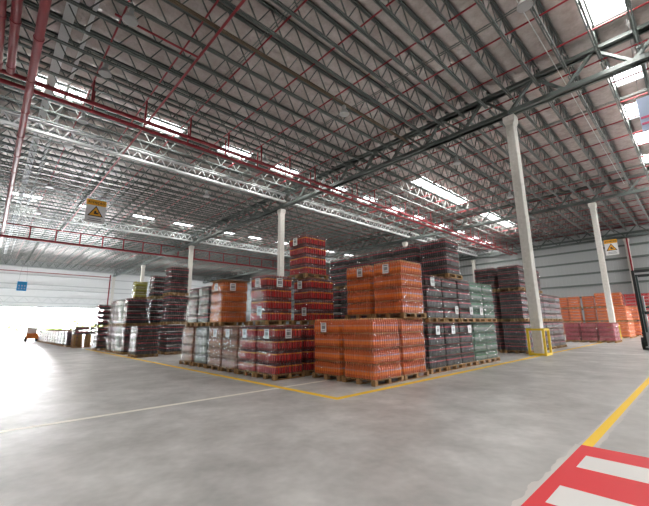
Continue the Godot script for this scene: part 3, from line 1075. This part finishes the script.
	for r in far.size():
		pallet_load(far[r], 4.75 - 0.02 * r, -34.6 - 1.55 * r, 1.1, 1.15, 0, 1.25, false, "%s load of the low far row leading to the opening, %s from the viewer" % ["pale film-wrapped" if far[r] == "clear" else "brown film-wrapped" if far[r] == "brown" else "dark", ordinal(r + 1)], "pale loads of the far row" if far[r] == "clear" else "dark loads of the far row")
		if r < 10:
			var pm := MeshInstance3D.new()
			pm.name = numbered("empty_pallet")
			add_child(pm, true)
			pallet(pm, 1.1, 1.1, false)
			pm.position = Vector3(5.3 - 0.02 * r, 1.25, -35.2 - 1.55 * r)
			tag(pm, "empty wooden pallet lying on the low far row of loads, %s from the viewer" % ordinal(r + 1), "pallet", "empty pallets on the far row")
	# row past the nearest column
	var bx := [19.0, 20.2, 21.4, 22.6, 23.75, 24.9]
	for k in bx.size():
		for tier in 3:
			if tier == 2 and k > 2:
				continue
			pallet_load("grape", bx[k], -6.0, 1.1, 1.1, 1.53 * tier, 1.53 if tier < 2 else 1.3, k == 0, ["lower", "middle", "third-tier"][tier] + ["", " second", " third", " fourth", " fifth", " last"][k] + " dark load of the row behind the nearest column")
		for tier in 3:
			if k == 0:
				pallet_load("grape", bx[k], -7.2, 1.1, 1.1, 1.53 * tier, 1.53 if tier < 2 else 1.3, true, ["lower", "middle", "third-tier"][tier] + " dark load second deep behind the nearest column")
			elif k < 3 and tier < 3:
				pallet_load("grape", bx[k], -7.2, 1.1, 1.1, 1.53 * tier, 1.53 if tier < 2 else 1.3, false, "dark load hidden in the second row behind the nearest column", "hidden dark loads behind the column")
	for r in 4:
		for tier in 2:
			pallet_load("grape", 19.0, -8.4 - 1.2 * r, 1.1, 1.1, 1.53 * tier, 1.53, false, "dark load deep in the cross aisle seen past the green ones", "dark loads deep in the cross aisle")
	# maroon wrapped loads
	for r in 3:
		pallet_load("maroon", 32.3, -4.45 - 1.04 * r, 1.1, 1.0, 0, 1.42, false, ["right", "middle", "left"][r] + " maroon film-wrapped load on the floor left of the second column")
		pallet_load("maroon", 33.5, -4.45 - 1.04 * r, 1.1, 1.0, 0, 1.42, false, "maroon film-wrapped load in the back row by the second column", "maroon loads in the back row")
	# orange and red stacks at the far right
	for r in 9:
		var tall := 3 if r in [1, 2, 3, 4, 5, 6, 7, 8] else 2
		for tier in tall:
			pallet_load("orange", 47.6 + (0.5 if r % 2 else 0.0), -4.4 - 1.22 * r, 1.1, 1.04, 1.5 * tier, 1.5 if tier < 2 else 1.3 + 0.25 * float(r in [1, 2]), false, "orange load in the far right stacks, %s tier, %s from the right" % [["lower", "middle", "top"][tier], ordinal(r + 1)], "far orange loads, %s tier" % ["lower", "middle", "top"][tier])
	for r in 3:
		for tier in 2:
			pallet_load("orange", 42.0 + 1.2 * r, -4.7, 1.1, 1.05, 1.45 * tier, 1.45, false, "orange load right of the second column, %s tier, %s along the row" % [["lower", "upper"][tier], ordinal(r + 1)], "orange loads right of the column, %s tier" % ["lower", "upper"][tier])
	for r in 4:
		for tier in 3:
			pallet_load("red", 51.0, -3.6 - 1.1 * r, 1.1, 1.05, 1.5 * tier, 1.5, false, "bright red load behind the far orange stacks, %s tier, %s from the right" % [["lower", "middle", "top"][tier], ordinal(r + 1)], "bright red loads at the far right")

# ---------------------------------------------------------------- hanging signs
func text_mesh(s: String, size: float, m: String) -> TextMesh:
	var t := TextMesh.new()
	t.text = s
	t.font = SystemFont.new()
	(t.font as SystemFont).font_names = PackedStringArray(["Droid Sans"])
	(t.font as SystemFont).font_weight = 700
	t.font_size = 32
	t.pixel_size = size / 32.0
	t.depth = 0.004
	t.material = mats[m]
	return t

func triangle(r: float, z: float, m: String) -> Mesh:
	var mb := MB.new()
	var p := [Vector3(0, r, z), Vector3(r * 1.05, -r * 0.72, z), Vector3(-r * 1.05, -r * 0.72, z)]
	var s := mb.v.size()
	for q in p:
		mb.v.append(q)
		mb.n.append(Vector3.BACK)
		mb.c.append(Color.WHITE)
		mb.t.append(Vector2.ZERO)
	mb.tri(s, s + 1, s + 2, Vector3.BACK)
	for q in p:
		mb.v.append(q - Vector3(0, 0, 0.004))
		mb.n.append(Vector3.FORWARD)
		mb.c.append(Color.WHITE)
		mb.t.append(Vector2.ZERO)
	mb.tri(s + 3, s + 4, s + 5, Vector3.FORWARD)
	return mb.mesh(mats[m])

func warning_sign(label: String, at: Vector3, turn: float, w: float, h: float) -> void:
	var t := thing("hanging_sign", label, "sign", at, turn)
	var b := MB.new()
	b.box(Vector3(0, 0, 0), Vector3(w, h, 0.02))
	part("board", b.mesh(mats.sign_white), t)
	var o := MB.new()
	o.box(Vector3(0, h * 0.38, 0), Vector3(w, h * 0.24, 0.028))
	part("header", o.mesh(mats.sign_orange), t)
	part("lettering", text_mesh("ATENÇÃO", h * 0.13, "ink"), t, Vector3(0, h * 0.38, 0.016))
	part("triangle_border", triangle(h * 0.27, 0.013, "ink"), t, Vector3(0, -h * 0.02, 0))
	part("triangle", triangle(h * 0.21, 0.017, "sign_orange"), t, Vector3(0, -h * 0.025, 0))
	var f := MB.new()    # small truck pictogram
	f.box(Vector3(0.02 * w, -h * 0.08, 0.02), Vector3(w * 0.2, h * 0.07, 0.004))
	f.box(Vector3(-0.02 * w, -h * 0.02, 0.02), Vector3(w * 0.1, h * 0.09, 0.004))
	f.box(Vector3(0.14 * w, -h * 0.05, 0.02), Vector3(w * 0.02, h * 0.13, 0.004))
	part("pictogram", f.mesh(mats.ink), t)
	for k in 2:
		var l := MB.new()
		l.box(Vector3(0, -h * (0.32 + 0.08 * k), 0.012), Vector3(w * (0.62 + 0.1 * k), h * 0.035, 0.004))
		part("print_line", l.mesh(mats.ink_grey), t)
	for s in [-1.0, 1.0]:
		var c := MB.new()
		c.tube(Vector3(s * w * 0.42, h / 2, 0), Vector3(0, JB - at.y + 0.01, 0), 0.006, 5)
		part("cable", c.mesh(mats.steel), t)

func signs() -> void:
	warning_sign("white hanging warning sign with orange header and triangle over the left aisle", Vector3(3.3, 7.2, JZ - JS * 16), 0.0, 0.86, 1.2)
	warning_sign("white hanging warning sign with yellow header and triangle near the second column", Vector3(33.0, 6.87, JZ - JS * 3), -PI / 2, 0.76, 1.15)
	var t := thing("hanging_sign", "small blue hanging sign before the far wall over the opening", "sign", Vector3(2.8, 6.9, JZ - JS * 48), 0.0)
	var b := MB.new()
	b.box(Vector3.ZERO, Vector3(1.0, 1.2, 0.03))
	part("board", b.mesh(mats.sign_blue), t)
	for r in 2:
		for c in 3:
			var q := MB.new()
			q.box(Vector3(-0.28 + 0.28 * c, 0.05 - 0.36 * r, 0.018), Vector3(0.14, 0.2, 0.006))
			part("print_mark", q.mesh(mats.sign_pale_blue), t)
	for s in [-1.0, 1.0]:
		var c := MB.new()
		c.tube(Vector3(s * 0.42, 0.6, 0), Vector3(0, JB - 6.89, 0), 0.01, 5)
		part("cable", c.mesh(mats.steel), t)
	# pale board cut by the right edge of the picture
	var p := thing("hanging_board", "pale blue hanging board with pink bars cut by the right picture edge", "sign", Vector3(14.0, 7.75, -0.14), 0.0)
	var m := MB.new()
	m.box(Vector3(0, 0, 0), Vector3(0.04, 1.1, 0.55))
	part("board", m.mesh(mats.sign_pale_blue), p)
	for k in 2:
		var q := MB.new()
		q.box(Vector3(-0.025, -0.12 - 0.2 * k, 0.0), Vector3(0.012, 0.07, 0.5))
		part("bar_print", q.mesh(mats.sign_pink), p)
	for s in [-1.0, 1.0]:
		var c := MB.new()
		c.tube(Vector3(0, 0.55, s * 0.2), Vector3(0, JB - 7.74, 0.0), 0.006, 5)
		part("cable", c.mesh(mats.steel), p)

# ---------------------------------------------------------------- lamps and trays under the roof
func lamps_and_trays() -> void:
	var shade := MB.new()
	shade.lathe(Vector3.ZERO, [[0.26, -0.30, Color.WHITE], [0.24, -0.22, Color.WHITE], [0.15, -0.06, Color.WHITE], [0.08, 0.0, Color.WHITE], [0.001, 0.0, Color.WHITE]], 18)
	var shade_mesh := shade.mesh(mats.lamp_white)
	var lens := MB.new()
	lens.tube(Vector3(0, -0.30, 0), Vector3(0, -0.285, 0), 0.25, 18)
	var lens_mesh := lens.mesh(mats.lamp_lens)
	var gear := MB.new()
	gear.box(Vector3(0, 0.11, 0), Vector3(0.16, 0.22, 0.16))
	gear.tube(Vector3(0, 0.22, 0), Vector3(0, 0.31, 0), 0.012, 6)
	var gear_mesh := gear.mesh(mats.steel_light)
	for e in [[2.4, 6], [2.4, 10], [2.4, 13], [2.4, 17], [2.3, 20], [2.3, 27], [2.3, 34], [12.4, 2], [12.4, 9], [12.4, 15], [12.4, 22], [22.5, 8], [22.5, 15], [32.5, 8]]:
		var t := thing("high_bay_lamp", "unlit pale high-bay lamp under the %s roof joist, %s lamp row from the left" % [ordinal(int(e[1]) + 3), ordinal(1 + int(e[0]) / 10)], "lamp", Vector3(e[0], 12.7, JZ - JS * e[1]), 0, "high-bay lamps")
		part("reflector", shade_mesh, t)
		part("lens", lens_mesh, t)
		part("gear_box", gear_mesh, t)
	for e in [[0.85, 0.36, "wide pale cable tray running down the roof at the left", 13.9], [1.55, 0.13, "narrow pale cable tray beside the wide one at the left", 13.9]]:
		var t := thing("cable_tray", e[2], "cable tray", Vector3(e[0], e[3], 0), 0)
		var m := MB.new()
		m.box(Vector3(0, 0, -38), Vector3(e[1], 0.02, 84))
		part("bed", m.mesh(mats.tray_metal), t)
		for s in [-1.0, 1.0]:
			var q := MB.new()
			q.box(Vector3(s * e[1] / 2, 0.03, -38), Vector3(0.012, 0.07, 84))
			part("side", q.mesh(mats.tray_metal), t)
	for e in [[12.75, "thin conduit along the roof joists by the high-bay lamp"]]:
		var m := MB.new()
		m.tube(Vector3(9, 12.95, -2.9), Vector3(38, 12.95, -2.9), 0.018, 6)
		single("conduit", m.mesh(mats.steel_light), e[1], "conduit")

# ---------------------------------------------------------------- forklift at the right edge
func wheel(r: float, w: float) -> Mesh:
	var mb := MB.new()
	mb.tube(Vector3(0, 0, -w / 2), Vector3(0, 0, w / 2), r, 18)
	return mb.mesh(mats.rubber)

func forklift() -> void:
	var t := thing("forklift", "dark forklift with a tall raised mast at the right picture edge", "forklift", Vector3(25.1, 0, -1.85), 0)
	for s in [-1.0, 1.0]:
		var r := MB.new()
		r.box(Vector3(0, 2.1, s * 0.42), Vector3(0.2, 4.1, 0.12))
		part("mast_rail", r.mesh(mats.black), t)
		var q := MB.new()
		q.box(Vector3(-0.06, 2.0, s * 0.3), Vector3(0.14, 3.7, 0.08))
		part("inner_rail", q.mesh(mats.forklift_green), t)
		var c := MB.new()
		c.tube(Vector3(0.12, 0.3, s * 0.22), Vector3(0.12, 2.8, s * 0.22), 0.04, 10)
		part("lift_cylinder", c.mesh(mats.grey_metal), t)
		var f := MB.new()
		f.box(Vector3(-0.22, 0.55, s * 0.28), Vector3(0.05, 0.7, 0.12))
		f.box(Vector3(-0.75, 0.2, s * 0.28), Vector3(1.1, 0.05, 0.12))
		part("fork", f.mesh(mats.grey_metal), t)
		part("front_wheel", wheel(0.32, 0.24), t, Vector3(0.25, 0.32, s * 0.48))
		part("rear_wheel", wheel(0.26, 0.2), t, Vector3(2.0, 0.26, s * 0.42))
		for x in [0.45, 1.75]:
			var g := MB.new()
			g.bar(Vector3(x, 1.0, s * 0.5), Vector3(x + 0.1, 2.2, s * 0.45), 0.06, 0.06)
			part("guard_post", g.mesh(mats.black), t)
	for y in [0.4, 1.9, 3.85, 4.1]:
		var m := MB.new()
		m.box(Vector3(0.05, y, 0), Vector3(0.08, 0.14, 0.84))
		part("cross_member", m.mesh(mats.black), t)
	for y in [0.4, 0.85]:
		var m := MB.new()
		m.box(Vector3(-0.17, y, 0), Vector3(0.06, 0.1, 1.0))
		part("carriage_bar", m.mesh(mats.black), t)
	var b := MB.new()
	b.box(Vector3(1.2, 0.62, 0), Vector3(1.7, 0.6, 0.95))
	b.box(Vector3(1.9, 0.95, 0), Vector3(0.7, 0.4, 1.0))
	part("body", b.mesh(mats.forklift_green), t)
	var w := MB.new()
	w.box(Vector3(2.3, 0.75, 0), Vector3(0.4, 0.75, 1.05))
	part("counterweight", w.mesh(mats.black), t)
	var st := MB.new()
	st.box(Vector3(1.2, 1.0, 0), Vector3(0.5, 0.14, 0.5))
	st.box(Vector3(1.45, 1.3, 0), Vector3(0.12, 0.5, 0.5))
	part("seat", st.mesh(mats.paint_red), t)
	var roof := MB.new()
	for k in 6:
		roof.box(Vector3(0.55 + 0.26 * k, 2.2, 0), Vector3(0.06, 0.05, 0.95))
	roof.box(Vector3(1.2, 2.2, 0.46), Vector3(1.4, 0.06, 0.06))
	roof.box(Vector3(1.2, 2.2, -0.46), Vector3(1.4, 0.06, 0.06))
	part("overhead_guard", roof.mesh(mats.black), t)
	# small orange truck far away by the opening
	var o := thing("tow_truck", "tiny orange tow truck at the far end near the loading opening", "vehicle", Vector3(4.1, 0, -54.5), 0)
	var ob := MB.new()
	ob.box(Vector3(0, 0.62, 0), Vector3(1.1, 0.6, 2.0))
	part("body", ob.mesh(mats.forklift_orange), o)
	var oc := MB.new()
	oc.box(Vector3(0, 1.25, -0.5), Vector3(0.95, 0.7, 0.7))
	part("cab", oc.mesh(mats.sign_white), o)
	for s in [-1.0, 1.0]:
		for z in [-0.65, 0.65]:
			part("wheel", wheel(0.3, 0.2), o, Vector3(s * 0.5, 0.3, z), PI / 2)

# ---------------------------------------------------------------- what lies beyond the loading opening
func outside() -> void:
	var mb := MB.new()
	mb.box(Vector3(20, -0.16, -168), Vector3(400, 0.3, 164))
	structure("yard", mb.mesh(mats.asphalt))
	var nb := MB.new()
	nb.box(Vector3(20, -0.16, Z_NEAR + 40.0), Vector3(200, 0.3, 80))
	structure("yard", nb.mesh(mats.asphalt))
	for k in 9:
		var x := -22.0 + 7.5 * k
		var h := 3.6 + 1.2 * sin(k * 2.3)
		var t := thing("tree", "pale green tree beyond the loading opening in the glare, %s from the left" % ordinal(k + 1), "tree", Vector3(x, 0, -150 - 6.0 * cos(k * 1.7)), 0, "trees beyond the opening")
		var tr := MB.new()
		tr.tube(Vector3.ZERO, Vector3(0, h * 0.5, 0), 0.25, 8, Color.WHITE, 0.15)
		part("trunk", tr.mesh(mats.bark), t)
		var c := MB.new()
		var r2 := RandomNumberGenerator.new()
		r2.seed = 200 + k
		for j in 260:
			var d := Vector3(r2.randfn(), r2.randfn() * 0.7, r2.randfn()).normalized() * pow(r2.randf(), 0.4)
			var p := Vector3(d.x * 3.2, h * 0.62 + d.y * h * 0.42, d.z * 3.0)
			var bs := Basis(Vector3(r2.randfn(), r2.randfn(), r2.randfn()).normalized(), r2.randf() * TAU)
			c.box(p, Vector3(1.1, 0.05, 0.8), Color.WHITE, bs)
		part("crown", c.mesh(mats.leaves), t)
